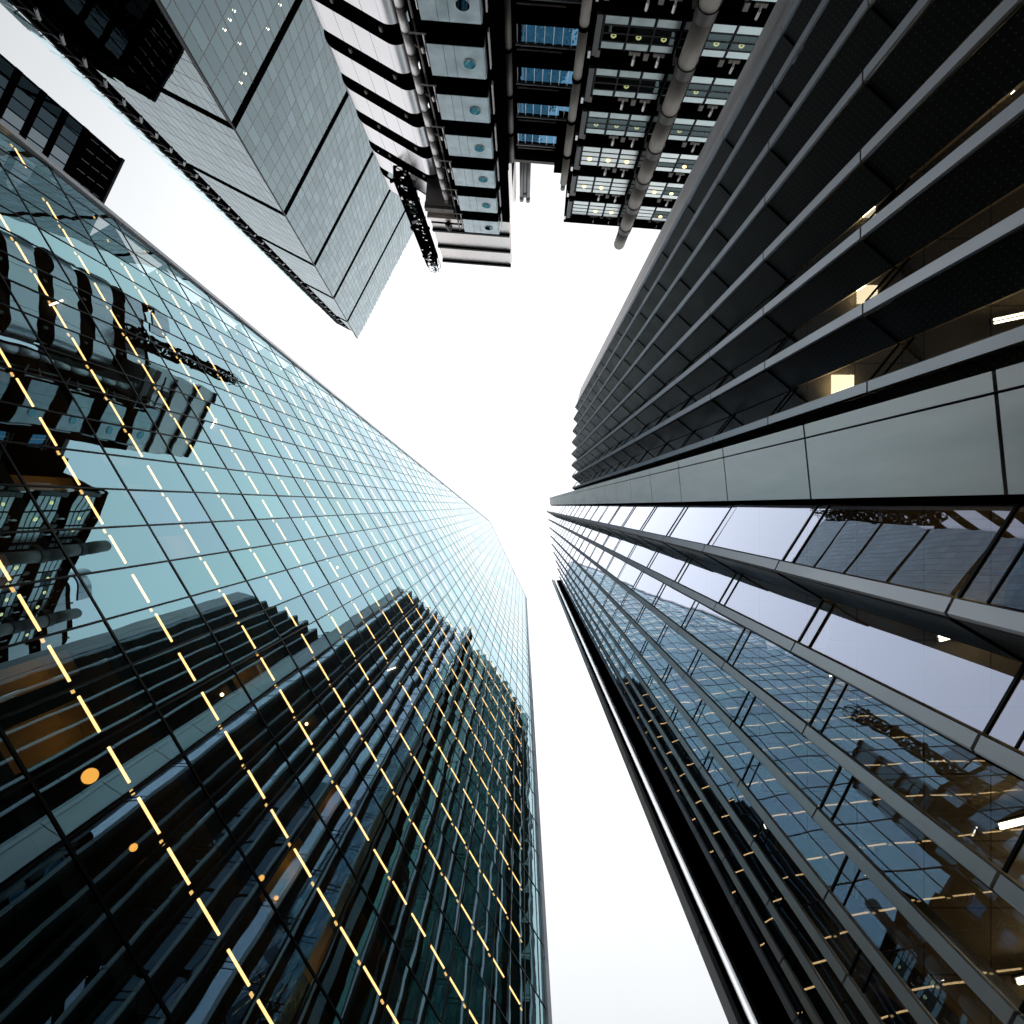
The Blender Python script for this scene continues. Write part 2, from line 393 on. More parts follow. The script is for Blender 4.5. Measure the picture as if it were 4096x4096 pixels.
    for i in range(N_):
        a = p0 + dv * (ln * i / N_ + .02); c = p0 + dv * (ln * (i + 1) / N_ - .02)
        q = [a + pn * .02, c + pn * .02, c + pn * .46, a + pn * .46]
        v, f = slabv([P(x.x, x.y, .12) for x in q], -n * .5); raw('edge_panel', v, f, M_edge, T)
    for i in range(24):
        h0 = -1.5 + i * 6.55; h1 = h0 + 6.5
        v, f = slabv([P(20.97, h0, .14), P(21.35, h0, .14), P(21.35, h1, .14), P(20.97, h1, .14)], -n * .5); raw('edge_panel', v, f, M_edge_dark, T)
    v, f = slabv([P(A1[0] + .05, A1[1] + .02, .06), P(A2[0], A2[1] + .02, .06), P(A2[0], A2[1] + .3, .06), P(A1[0] + .05, A1[1] + .3, .06)], -n * .4)
    raw('roof_coping', v, f, M_edge, T)
    # lit rooms behind the lowest panes
    rr = random.Random(11)
    for j in (0, 1, 2):
        for k in range(-4, 13):
            if rr.random() > (.38, .25, .1)[j]: continue
            s0 = s_ref + b * k; h = f0 + fl * j
            w_ = b * rr.choice((.35, .5, .7)); dep = -rr.uniform(.55, 1.3)
            raw('wall_panel', boxv(P(s0 + b * .45, h + 1.9, dep), t, up, n, w_, 3.1, .06), QF, M_ochre, T)
    # stray ceiling tubes and downlights deeper inside
    for j in range(0, 9):
        for k in range(-14, 14):
            if rr.random() > .07: continue
            s0 = s_ref + b * k; h = f0 + fl * j + fl - .5
            if s0 < la(h) + 2: continue
            if rr.random() < .45:
                a = rr.uniform(0, 3.1); d = t * math.cos(a) + n * math.sin(a); 
                raw('ceiling_tube', boxv(P(s0 + .6, h, -rr.uniform(.6, 1.6)), d, Vector((-d.y, d.x, 0)), up, .55, .05, .04), QF, M_cool, T)
            else:
                c = P(s0 + .6, h, -rr.uniform(.3, .9)); mb = MB(); mb.tube(c, c - up * .03, .06, 10); mb.build('downlight', [M_spot], T)
    for (px, py, r, dep) in ((360, 3104, .17, -.5), (534, 3390, .085, -.5), (1046, 3512, .08, -.5), (1105, 3592, .06, -.5)):
        q = Vector((px - 2086, py - 2022)); k = -(11.08 - dep) / (q.x * n.x + q.y * n.y)
        c = Vector((q.x * k, q.y * k, FPX * k + CAM_Z))
        mb = MB(); sphere(mb, c, r); gl = mb.build('globe_lamp', [M_globe], T, True)
        mb = MB(); mb.bar(c + up * r, c + up * (r + .8), .012); mb.build('cord', [M_dark], gl)

def sphere(mb, c, r, nu=16, nv=10):
    v = []; f = []
    for j in range(nv + 1):
        th = math.pi * j / nv
        for i in range(nu):
            a = 2 * math.pi * i / nu; v.append(Vector(c) + Vector((r * math.sin(th) * math.cos(a), r * math.sin(th) * math.sin(a), r * math.cos(th))))
    for j in range(nv):
        for i in range(nu):
            f.append((j * nu + i, j * nu + (i + 1) % nu, (j + 1) * nu + (i + 1) % nu, (j + 1) * nu + i))
    mb.add(v, f)
slabs = []
M_spot = lamp('downlight_glow', (1, .7, .35), 9)
M_ochre = mat('ochre_wall', (.50, .33, .13), .7, noise=.15, nscale=1.0)
build_glass_tower()

# ================================================================== saw-tooth tower (right)
M_panel = lamp('ceiling_panel', (1, .84, .58), 5)
M_mast = mat('polished_mast', (.92, .93, .95), .18, 1.0)
def build_sawtooth_tower():
    T = thing('sawtooth_tower', 'dark tower of saw-toothed fins and glass with a pale panelled spine', 'office tower', (12, 2, 0))
    gdir = Vector((-.56, .828)); rdir = Vector((.828, .56))
    ST = 4.37; J0 = 10.85
    def joints(top):
        h = J0 - 3 * ST; o = [-1.5]
        while h < top - 1.0:
            if h > -1: o.append(h)
            h += ST
        return o + [top]
    def solve(C, Tn, gdir=gdir, rdir=rdir):
        # C + r*b = Tn - g*a
        det = rdir.x * gdir.y - rdir.y * gdir.x
        d = Tn - C; bb = (d.x * gdir.y - d.y * gdir.x) / det
        return C + rdir * bb
    glassp = Pieces('glass_pane', T, [M_wglass, M_clear]); spand = Pieces('spandrel_pane', T, [M_wglass, M_clear], 150)
    caps = Pieces('fin_edge', T, [M_cap]); perf = Pieces('studded_panel', T, [M_perf], uv=True)
    frames = Pieces('window_frame', T, [M_mull], 200); sp = Pieces('spine_panel', T, [M_spine], 120)
    pyl = Pieces('pylon_panel', T, [M_edge_dark], 60)
    slab = Pieces('floor_slab', T, [M_room], 60)
    glassf = Pieces('teal_pane', T, [M_fglass, M_clear], 60); spandf = Pieces('teal_spandrel', T, [M_fglass, M_clear], 20); capf = Pieces('dark_fin_edge', T, [M_edge_dark], 60)
    def wing(teeth, start, top, end, backx, core_in, turn=(122, 107), glassp=glassp, spand=spand, caps=caps):
        """teeth: list of (tip, cap_end); start: first recess; end: last recess"""
        js = joints(top); R = Vector(start); outline = [Vector(start)]; 
        def G(u):
            a = math.radians(turn[0] + (turn[1] - turn[0]) * u)
            return Vector((math.cos(a), math.sin(a))), Vector((math.sin(a), -math.cos(a)))
        for i, (Tp, Ce) in enumerate(teeth):
            nxt = solve(Ce, teeth[i + 1][0], *G((i + 1) / (len(teeth) - 1))) if i + 1 < len(teeth) else Vector(end)
            gd = (Tp - R); gl = gd.length; gd /= gl; gn = Vector((-gd.y, gd.x))
            if gn.x > 0: gn = -gn
            rd = (nxt - Ce); rl = rd.length; rd /= rl; rn = Vector((-rd.y, rd.x))
            if rn.y < 0: rn = -rn
            cd = (Ce - Tp); cl = cd.length; cd /= cl; cn = Vector((-cd.y, cd.x))
            if cn.x > 0: cn = -cn
            outline += [Tp - gn * .22 + rd * .2, nxt - gn * .22 + rd * .1]
            for h0, h1 in zip(js[:-1], js[1:]):
                hs_ = h1 - .42 if h1 - h0 > 1.5 else h1 - .1
                # glass: tall pane and a spandrel pane above it
                tw = random.gauss(0, .002); th = random.gauss(0, .0012)
                for (a, c, pc) in ((h0 + .03, hs_, glassp), (hs_ + .03, h1 - .03, spand)):
                    if c - a < .05: continue
                    p0 = R + gd * .02; p1 = Tp - gd * .02
                    pts = [V3(p0.x - gn.x * gl * tw, p0.y - gn.y * gl * tw, a), V3(p1.x, p1.y, a), V3(p1.x + gn.x * (c - a) * th, p1.y + gn.y * (c - a) * th, c), V3(p0.x - gn.x * gl * tw + gn.x * (c - a) * th, p0.y - gn.y * gl * tw + gn.y * (c - a) * th, c)]
                    if (pts[1] - pts[0]).cross(pts[3] - pts[0]).dot(Vector((gn.x, gn.y, 0))) < 0: pts.reverse()
                    v, f = slabv(pts, (-gn.x * .03, -gn.y * .03, 0))
                    pc.add(v, f, pts, [0] + [1] * (len(f) - 1))
                m2 = (R + Tp) / 2
                for hh, hw in ((h1, .045), (hs_ + .015, .022)):
                    v = boxv(V3(m2.x + gn.x * .005, m2.y + gn.y * .005, hh), (gd.x, gd.y, 0), (0, 0, 1), (gn.x, gn.y, 0), gl - .03, hw, .03); frames.add(v, QF, v[:4])
                # fin edge strip
                nose = [Tp - cn * .03, Tp + cn * .02, Tp + cn * .05 + cd * .02, Ce + cn * .05 - cd * .02, Ce + cn * .02, Ce - cn * .03]
                v, f = slabv([V3(p.x, p.y, h0 + .03) for p in nose], (0, 0, h1 - h0 - .05))
                caps.add(v, f, [v[0], v[5], v[11], v[6]])
                # studded return panel, its foot proud of the panel below
                e0, e1 = .028, .0
                A = [Ce + rn * e0 + rd * .03, nxt + rn * e0 - rd * .02, nxt + rn * e1 - rd * .02, Ce + rn * e1 + rd * .03]
                zz = (h0 + .015, h0 + .015, h1 - .015, h1 - .015)
                pts = [V3(p.x, p.y, z) for p, z in zip(A, zz)]
                uvq = [(0, 0), (rl, 0), (rl, h1 - h0), (0, h1 - h0)]
                if (pts[1] - pts[0]).cross(pts[3] - pts[0]).dot(Vector((rn.x, rn.y, 0))) < 0: pts.reverse(); uvq.reverse()
                v, f = slabv(pts, (-rn.x * .08, -rn.y * .08, 0))
                uv = uvq + uvq[::-1] + [(0, 0)] * 16
                perf.add(v, f, pts, 0, uv)
            R = nxt
        outline.append(Vector(end))
        ys = [p.y for p in outline]
        back = [Vector((backx, max(ys) + .0)), Vector((backx, min(ys) - .0))]
        if outline[-1].y < outline[0].y: back.reverse()
        poly = [Vector((p.x + .06, p.y)) for p in outline] + back
        for h in js[1:]:
            q = [V3(p.x, p.y, h - .14) for p in poly]
            v, f = slabv(q, (0, 0, .12)); slab.add(v, f, [q[0], q[len(q) // 2], q[-2], q[-1]])
        # inner wall
        c = [Vector((p.x + core_in, p.y)) for p in (outline[0], outline[-1])]
        q = [V3(c[0].x, c[0].y, -1.55), V3(c[1].x, c[1].y, -1.55), V3(backx, c[1].y, -1.55), V3(backx, c[0].y, -1.55)]
        v, f = slabv(q, (0, 0, top + 1.3)); raw('inner_wall', v, f, M_core, T)
    # tall wing, right below the spine
    K = 110.3 / FPX
    px = [(105.1, 23.7), (108, 55), (112.5, 87.5), (116.5, 120.5), (121, 153), (128.3, 186), (137, 219), (144.5, 251), (152, 284)]
    tips = [Vector(p) * K for p in px]
    fd = Vector((-.45, .89)) * .22
    A = Vector((5.26, -.105)); B = Vector((5.12, -1.48))
    tips[0] = Vector((4.70, 1.06))
    wing([(p + Vector((.04, -.05)), p + Vector((.04, -.05)) + fd) for p in tips], (5.40, -.02), 110.3, (7.75, 13.75), 17, 6)
    # lower wing, above the spine
    cc = [(6.62, -12.15), (6.42, -10.7), (6.3, -9.2), (6.2, -7.8), (6.16, -6.36), (6.16, -4.96), (6.2, -3.58), (6.28, -2.16)]
    wing([(Vector((x + .05, y - .115)), Vector((x + .05, y + .115))) for x, y in cc], (7.1, -12.9), 73.9, (6.75, -1.75), 17, 5, (138, 129))
    # far wing beyond the pylon, curving away
    far = []
    for i in range(11):
        a = i / 10; far.append(Vector((7.3 + 6.2 * a ** 1.5, 15.6 + 14.5 * a)))
    wing([(p, p + Vector((.1, .22))) for p in far], (6.9, 14.7), 108, (14.2, 31.0), 24, 6, (122, 107), glassf, spandf, capf)
    # spine
    C = Vector((4.12, -.98)) * (5.26 / 4.21)
    nrm = Vector((-1, .09)).normalized()
    for (p, q) in ((A, C), (C, B)):
        d = (q - p); l = d.length; d /= l
        js = joints(110.6)
        for h0, h1 in zip(js[:-1], js[1:]):
            a = p + d * .016; c = q - d * .016
            pts = [V3(a.x, a.y, h0 + .03), V3(c.x, c.y, h0 + .03), V3(c.x, c.y, h1 - .03), V3(a.x, a.y, h1 - .03)]
            if (pts[1] - pts[0]).cross(pts[3] - pts[0]).x > 0: pts.reverse()
            v, f = slabv(pts, (.06, 0, 0)); sp.add(v, f, pts)
    q = [V3(5.36, -.12, -1.5), V3(5.24, -1.44, -1.5), V3(6.5, -1.7, -1.5), V3(6.5, .02, -1.5), V3(5.42, -.025, -1.5)]
    v, f = slabv(q, (0, 0, 111.6)); raw('spine_core', v, f, M_black, T)
    # end plate of the lower wing
    E1, E2 = Vector((7.32, -14.45)), Vector((6.86, -12.62))
    for (p, q) in ((E1, E1.lerp(E2, .62)), (E1.lerp(E2, .64), E2)):
        js = joints(74.2)
        for h0, h1 in zip(js[:-1:2], js[2::2] + [js[-1]]):
            if h1 <= h0: continue
            pts = [V3(p.x, p.y, h0 + .02), V3(q.x, q.y, h0 + .02), V3(q.x, q.y, h1 - .02), V3(p.x, p.y, h1 - .02)]
            v, f = slabv(pts, (.25, .05, 0)); sp.add(v, f, pts)
    # end pylon of the tall wing
    Q1, Q2 = Vector((5.78, 14.45)), Vector((5.84, 13.98))
    js = joints(114)
    for h0, h1 in zip(js[:-1], js[1:]):
        pts = [V3(Q1.x, Q1.y, h0 + .03), V3(Q2.x, Q2.y, h0 + .03), V3(Q2.x, Q2.y, h1 - .03), V3(Q1.x, Q1.y, h1 - .03)]
        v, f = slabv(pts, (.2, .02, 0)); pyl.add(v, f, pts)
    q = [V3(5.95, 14.42, -1.5), V3(6.0, 13.95, -1.5), V3(6.3, 14.05, -1.5), V3(7.6, 13.9, -1.5), V3(7.6, 15.2, -1.5), V3(6.7, 15.2, -1.5)]
    v, f = slabv(q, (0, 0, 113.5)); raw('pylon_core', v, f, M_black, T)
    # polished strip standing proud beside the pylon, slightly rounded, facing the street
    arc = []
    for k in range(9):
        u = k / 8; arc.append(Vector((5.87 + .055 * u - .018 * math.sin(math.pi * u), 12.86 + .58 * u)))
    ring = arc + [Vector((6.02, 13.40)), Vector((6.0, 12.90))]
    q = [V3(p.x, p.y, -1.5) for p in ring]; v, f = slabv(q, (0, 0, 113.5)); raw('polished_strip', v, f, M_mast, T)
    for pc in (glassp, spand, caps, perf, frames, sp, pyl, slab, glassf, spandf, capf): pc.flush()
    for (x, y, h, w_) in ((7.99, -3.0, 14.86, .55), (8.6, -5.25, 14.86, .5), (8.65, -7.3, 14.86, .3), (10.4, -4.6, 10.5, .9), (10.2, -2.4, 10.5, .9), (10.6, -7.2, 10.5, .9), (10.2, 3.6, 10.5, .9), (10.0, 6.6, 10.5, .9), (9.8, 9.8, 10.5, .9), (10.2, 5.2, 14.86, .7)):
        raw('ceiling_panel_light', boxv(V3(x, y, h), (1, 0, 0), (0, 1, 0), (0, 0, 1), w_, w_ * .9, .04), QF, M_panel, T)
    # office lamps hung under the ceilings
    for (x0, y0, x1, y1, h) in ((7.24, 2.33, 8.69, 1.97, 10.45), (8.6, 8.3, 10.0, 7.95, 10.45), (8.3, 5.6, 9.5, 5.3, 10.45), (8.2, -3.2, 9.6, -3.5, 10.45), (8.0, -7.6, 9.4, -7.9, 10.45),
                                 (8.4, 11.2, 9.8, 10.9, 10.45), (8.0, -1.2, 9.4, -1.5, 10.45), (7.6, 4.2, 8.9, 3.9, 14.85), (8.2, -4.4, 9.4, -4.7, 14.85), (8.5, 9.2, 9.7, 8.9, 14.85)):
        d = Vector((x1 - x0, y1 - y0, 0)); l = d.length; d /= l
        c = V3((x0 + x1) / 2, (y0 + y1) / 2, h)
        o = raw('ceiling_lamp', boxv(c, d, (-d.y, d.x, 0), (0, 0, 1), l, .13, .05), QF, M_dark, T)
        for s in (-.03, .03):
            raw('lamp_tube', boxv(c - Vector((0, 0, .05)) + Vector((-d.y, d.x, 0)) * s, d, (-d.y, d.x, 0), (0, 0, 1), l * .95, .035, .035), QF, M_cool, o)
build_sawtooth_tower()

# ================================================================== wedge tower (upper left)
M_line = mat('joint_grey', (.045, .058, .064), .4, spec=.4)
def build_wedge_tower():
    u = Vector((.462, -.887, 0)).normalized(); a_ = Vector((-.887, -.462, 0)); up = Vector((0, 0, 1))
    Kx = lambda h: Vector((-37.2 - .16 * (h - 77), -48.8 - .084 * (h - 77), h + CAM_Z))
    T = thing('wedge_tower', 'grey glass tower leaning back like a wedge with thick black bands', 'skyscraper', (-50, -70, 0))
    nS = Vector((.16, .084, 0)).length
    ns = Vector((-a_.x, -a_.y, nS)).normalized(); slope = (Kx(1) - Kx(0)).normalized()
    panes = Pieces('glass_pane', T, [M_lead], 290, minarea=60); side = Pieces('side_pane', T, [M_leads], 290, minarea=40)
    bands = Pieces('floor_band', T, [M_black], 40); mulls = Pieces('mullion', T, [M_line], 60); lines = Pieces('floor_line', T, [M_line], 80)
    HB = [77 + 28 * k for k in range(-2, 5)]
    W = 48.0; bw = 1.5; H0, H1 = 21, 217
    h = H0
    while h < H1 - .1:
        h2 = min(h + 4, H1)
        for i in range(int(W / bw)):
            s0 = i * bw; s1 = s0 + bw
            rx, ry = random.gauss(0, .002), random.gauss(0, .002)
            pts = [Kx(h + .06) + u * (s0 + .04), Kx(h + .06) + u * (s1 - .04) + ns * rx, Kx(h2 - .06) + u * (s1 - .04) + ns * (rx + ry), Kx(h2 - .06) + u * (s0 + .04) + ns * ry]
            v, f = slabv(pts, -ns * .05); panes.add(v, f, pts)
        c = (Kx(h) + u * W / 2 - ns * .02); lines.add(boxv(c, u, slope, ns, W, .12, .06), QF, boxv(c, u, slope, ns, W, .12, .06)[4:])
        h = h2
    for i in range(int(W / bw) + 1):
        wd = .5 if i % 8 == 0 and i else .1
        m = (Kx(H0) + Kx(H1)) / 2 + u * i * bw - ns * .02; v = boxv(m, u, slope, ns, .12 if i % 4 else .2, (Kx(H1) - Kx(H0)).length, .06); mulls.add(v, QF, v[4:])
    for hb in HB:
        c = Kx(hb) + u * W / 2 + ns * .05; v = boxv(c, u, slope, ns, W, 1.15, .2); bands.add(v, QF, v[4:])
    # side face: vertical, from the crease to the lattice
    nsd = Vector((-a_.y, a_.x, 0))
    if nsd.dot(-Vector((-37, -49, 0))) < 0: nsd = -nsd
    o0 = Vector((-37.2, -48.8, 0))
    SP = lambda s, h, d=0.0: o0 + a_ * s + nsd * d + Vector((0, 0, h + CAM_Z))
    cre = lambda h: .1807 * (h - 77)
    END = 23.8
    h = 33
    while h < 211:
        h2 = h + 4
        s0 = cre(h)
        k = math.floor(s0 / 1.5)
        while k * 1.5 < END:
            cell = [(max(k * 1.5, -99) + .04, h + .06), (min(k * 1.5 + 1.5, END) - .04, h + .06), (min(k * 1.5 + 1.5, END) - .04, h2 - .06), (k * 1.5 + .04, h2 - .06)]
            cell = clip(cell, -1, .1807, .1807 * 77 - .12)
            if len(cell) > 2:
                ry = random.gauss(0, .003); rx = random.gauss(0, .003)
                pts = [SP(s, hh, (hh - h) * ry * .3 + (s - k * 1.5) * rx) for s, hh in cell]
                if (pts[1] - pts[0]).cross(pts[2] - pts[0]).dot(nsd) < 0: pts.reverse()
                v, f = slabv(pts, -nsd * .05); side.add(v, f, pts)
            k += 1
        h = h2
    for hb in HB:
        if cre(hb) < END - .3:
            v, f = slabv([SP(cre(hb - .6), hb - .6, .12), SP(END, hb - .6, .12), SP(END, hb + .6, .12), SP(cre(hb + .6), hb + .6, .12)], -nsd * .2); bands.add(v, f, v[:4])
    # body
    mb = MB()
    lo, hi = H0, H1 - .3
    b0 = [Kx(lo) - ns * .12, Kx(lo) + u * W - ns * .12, Kx(hi) + u * W - ns * .12, Kx(hi) - ns * .12]
    mb.add(*slabv(b0, -ns * .4))
    v, f = slabv([SP(cre(lo) + .3, lo, -.12), SP(END, lo, -.12), SP(END, 208, -.12), SP(cre(208), 208, -.12)], -nsd * .4); mb.add(v, f)
    mb.build('inner_wall', [M_leadin], T)
    q = [Kx(-1.6) + a_ * 1.5 + u * .8, Kx(-1.6) + u * (W - .5) + a_ * 1.5, SP(26, -1.6) + u * (W - .5), SP(26, -1.6) + u * .8]
    q2 = [Kx(215) + a_ * .2 + u * .8, Kx(215) + u * (W - .5) + a_ * .2, SP(26, 215) + u * (W - .5), SP(26, 215) + u * .8]
    raw('core', q + q2, QF, M_leadin, T)
    # crease trim
    mb = MB(); mb.bar(Kx(H0) + ns * .05, Kx(H1) + ns * .05, .22); mb.build('corner_trim', [M_dark], T)
    # roof marks: pale flashes along the top edge
    for i in range(26):
        if random.random() < .25: continue
        c = Kx(H1 + .6) + u * (4 + i * 1.7); raw('parapet_glass', boxv(c, u, slope, ns, 1.1, .9, .06), QF, M_white, T)
    # ladder frame at the vertical edge
    v, f = slabv([SP(END + .05, 5, -.25), SP(30.1, 5, -.25), SP(30.1, 207, -.25), SP(END + .05, 207, -.25)], -nsd * 1.2); raw('ladder_backing', v, f, M_black, T)
    mb = MB()
    for s in (24.0, 27.2, 29.9): mb.bar(SP(s, 10, -.2), SP(s, 206, -.2), .3)
    mb.build('ladder_post', [M_dark], T)
    br = Pieces('brace', T, [M_brace], 150, minarea=8)
    h = 12
    while h < 203:
        for (p, q, w_) in (((24.1, h), (25.9, h + 2.6), .30), ((25.9, h + 2.6), (26.6, h + 1.5), .24), ((25.9, h + 2.6), (27.6, h + 3.4), .13), ((26.6, h + 1.5), (29.8, h + 2.6), .10)):
            b = MB(); b.bar(SP(*p, .05), SP(*q, .05), w_); br.add(b.v, b.f, [SP(*p), SP(*q), SP(q[0] + .2, q[1] - .3)])
        h += 4
    br.flush()
    scr = Pieces('screen_pane', T, [M_screen], 120, minarea=20)
    h = 12
    while h < 186:
        pts = [SP(30.3, h + .1), SP(33, h + .1), SP(33, h + 3.9), SP(30.3, h + 3.9)]; pts.reverse()
        v, f = slabv(pts, -nsd * .06); scr.add(v, f, pts)
        b = MB(); b.bar(SP(30.2, h, -.4), SP(33, h + 2, -.4), .18); b.bar(SP(33, h + 2, -.4), SP(30.2, h + 4, -.4), .18)
        b.build('screen_strut', [M_flue], T) if area([SP(30.2, h), SP(33, h + 2), SP(30.2, h + 4)]) > 0 else None
        h += 4
    for pc in (panes, side, bands, mulls, lines, scr): pc.flush()
    # ceiling lights seen through the glass
    for (px, py) in ((935, 42), (918, 78), (897, 118), (957, 173), (980, 293), (962, 330), (1119, 18), (1070, 115)):
        q = Vector((px - 2086, py - 2022))
        # where the pixel direction meets the sloping face
        d = Vector((q.x, q.y, FPX)).normalized(); o = Vector((0, 0, CAM_Z)); tt = (Kx(77) - o).dot(ns) / d.dot(ns); c = o + d * tt + ns * .12
        mb = MB(); mb.tube(c, c + ns * .02, .10, 10); mb.build('spot_light', [M_cool], T)
build_wedge_tower()

# ================================================================== dark tower behind
M_smoke = glass('dark_pane_glass', (.03, .045, .055), (.25, .3, .33), .85, (.1, .1, .1), .003)
def build_dark_tower():
    e = Vector((-.43, .903, 0)).normalized(); n = Vector((.903, .43, 0)); up = Vector((0, 0, 1)); c0 = Vector((-66.7, -58, 0)); TOP = 100.0
    T = thing('dark_tower', 'black office block with grey window rows and a flat roof behind the glass tower', 'office block', c0 + e * 15)
    P = lambda s, h, d=0.0: c0 + e * s + n * d + Vector((0, 0, h + CAM_Z))
    LEN = 34.0
    q = [P(.02, -1.6, -.35), P(LEN, -1.6, -.35), P(LEN, -1.6, -25), P(.02, -1.6, -25)]
    v, f = slabv(q, (0, 0, TOP + 1.5)); raw('body', v, f, M_black, T)
    win = Pieces('window', T, [M_dwin], 290, minarea=30); bar = Pieces('mullion', T, [M_black], 120); band = Pieces('floor_band', T, [M_black], 40)
    louv = Pieces('louvre', T, [M_flue], 120, minarea=10); gl = Pieces('dark_pane', T, [M_smoke], 200, minarea=20)
    h = TOP - 8.2; pw = 1.6
    while h > 20:
        band.add(*(lambda v: (v, QF, v[4:]))(boxv(P(LEN / 2, h, -.15), e, up, n, LEN - .1, 1.1, .2)))
        for i in range(int((LEN - .6) / pw)):
            s0 = .3 + i * pw
            pts = [P(s0 + .1, h - 3.5, -.12), P(s0 + pw - .1, h - 3.5, -.12), P(s0 + pw - .1, h - .6, -.12), P(s0 + .1, h - .6, -.12)]
            if (pts[1] - pts[0]).cross(pts[3] - pts[0]).dot(n) < 0: pts.reverse()
            v, f = slabv(pts, -n * .06); (gl if s0 < 5.0 else win).add(v, f, pts)
        h -= 4.1
    for i in range(int((LEN - .6) / pw) + 1):
        v = boxv(P(.3 + i * pw, TOP / 2 - 4, -.13), e, up, n, .17, TOP - 9, .12); bar.add(v, QF, v[4:])
    for i in range(20):
        for k in range(3):
            v = boxv(P(.9 + i * 1.7, TOP - 1.5 - k * 2.2, -.2), e, up, n, .09, 1.7, .12); louv.add(v, QF, v[4:])
    v = boxv(P(LEN / 2, TOP - .2, .1), e, up, n, LEN, .5, .5); raw('roof_coping', v, QF, M_dark, T)
    for pc in (win, bar, band, louv, gl): pc.flush()
    for (s, hh) in ((22, TOP - 14.5), (24.4, TOP - 14.5), (26.8, TOP - 14.5), (22, TOP - 18.6), (19.6, TOP - 10.3), (17.2, TOP - 10.2), (14.6, TOP - 10.1)):
        raw('window_lamp', boxv(P(s + .8, hh, .02), e, up, n, .5, .35, .05), QF, M_cool, T)
build_dark_tower()

# ================================================================== steel-clad services building (top)
XF[0] = 1.27                                  # drawn at 4.3 m a storey below; the real storeys are taller
EO = Vector((0, -29.4, 0)); EX = Vector((.9968, .0797, 0)); EN = Vector((-.0797, .9968, 0)); UP = Vector((0, 0, 1))
def LP(x, d, h): return EO + EX * x + EN * d + Vector((0, 0, h + CAM_Z))
def lbox(x0, x1, d0, d1, h0, h1): return boxv(LP((x0 + x1) / 2, (d0 + d1) / 2, (h0 + h1) / 2), EX, UP, EN, x1 - x0, h1 - h0, d1 - d0)

def build_stair_tower(name, label, M4, top_bands, group=None, lowest=2):
    """steel bands wrapped round a stair; M4 maps plan points"""
    T = thing(name, label, 'stair tower', M4 @ Vector((-11, -34, 0)), group)
    fl = Vector((.862, .507)); inn = Vector((.507, -.862))
    Sx = Vector((-13.7, -33.4)); Ex = Vector((-8.85, -30.55)); fl = (Ex - Sx).normalized(); inn = Vector((fl.y, -fl.x))
    def arc(c, r, a0, a1, n):
        return [c + Vector((math.cos(a0 + (a1 - a0) * i / n), math.sin(a0 + (a1 - a0) * i / n))) * r for i in range(n + 1)]
    base = math.atan2(-inn.y, -inn.x)
    left = arc(Sx + inn * 1.6, 1.6, base + 2.0, base, 12); right = arc(Ex + inn * 1.1, 1.1, base, base - 2.6, 16)
    left = [left[0] + Vector((.3, -3))] + left
    NP = 4
    def piece(path, h0, h1, th, nm, m, smooth):
        # walls with thickness along a path
        v = []; f = []
        nrm = []
        for i, p in enumerate(path):
            d = (path[min(i + 1, len(path) - 1)] - path[max(i - 1, 0)]).normalized(); nrm.append(Vector((d.y, -d.x)))
        for p, q in zip(path, nrm):
            i2 = p + q * th
            v += [V3(p.x, p.y, h0), V3(p.x, p.y, h1), V3(i2.x, i2.y, h1), V3(i2.x, i2.y, h0)]
        for i in range(len(path) - 1):
            a, b = i * 4, i * 4 + 4
            for k in range(4): f.append((a + k, b + k, b + (k + 1) % 4, a + (k + 1) % 4))
        fm = [0, 1, 1, 1] * (len(path) - 1) + [1, 1]
        f += [(3, 2, 1, 0), tuple(len(v) - 4 + k for k in range(4))]
        v = [M4 @ x for x in v]
        o = raw(nm, v, f, [m, M_black], T, fm)
        if smooth:
            for p in o.data.polygons:
                if len(path) > 3: p.use_smooth = True
            md = o.modifiers.new('split', 'EDGE_SPLIT'); md.split_angle = math.radians(40)
        return o
    for j in range(-lowest - 3, top_bands + 1):
        h0 = 39.45 + 4.3 * j; h1 = h0 + 2.6
        last = j == top_bands
        piece(left, h0, h1, .2, 'curved_panel', M_steel, True)
        for k in range(NP if not last else 1):
            a = Sx.lerp(Ex, k / NP) + fl * .015; c = Sx.lerp(Ex, (k + 1) / NP) - fl * .015
            piece([a, c], h0, h1, .2, 'flat_panel', M_steel, False)
        if not last: piece(right, h0, h1, .2, 'curved_panel', M_steel, True)
        for s in (.27, .93):
            p = Sx.lerp(Ex, s) + inn * .15
            c = M4 @ V3(p.x, p.y, h0 - .75); raw('bulkhead_light', boxv(c, M4.to_3x3() @ Vector((fl.x, fl.y, 0)), UP, M4.to_3x3() @ Vector((inn.x, inn.y, 0)), .18, .38, .15), QF, M_conc, T)
    core = [p + (Vector((-11, -34)) - p).normalized() * .6 for p in left + right]
    q = [M4 @ V3(p.x, p.y, -1.5) for p in core]; v, f = slabv(q, (0, 0, 1.5 + 39.4 + 4.3 * top_bands - .5)); raw('core', v, f, M_black, T)
build_stair_tower('stair_tower', 'stair tower wrapped in curved pale steel bands with black gaps', Matrix.Identity(4), 5)
build_stair_tower('stair_tower', 'second steel-banded stair tower, seen only reflected in the teal glass', Matrix.Translation((30.5, 3.5, 5)), 5)

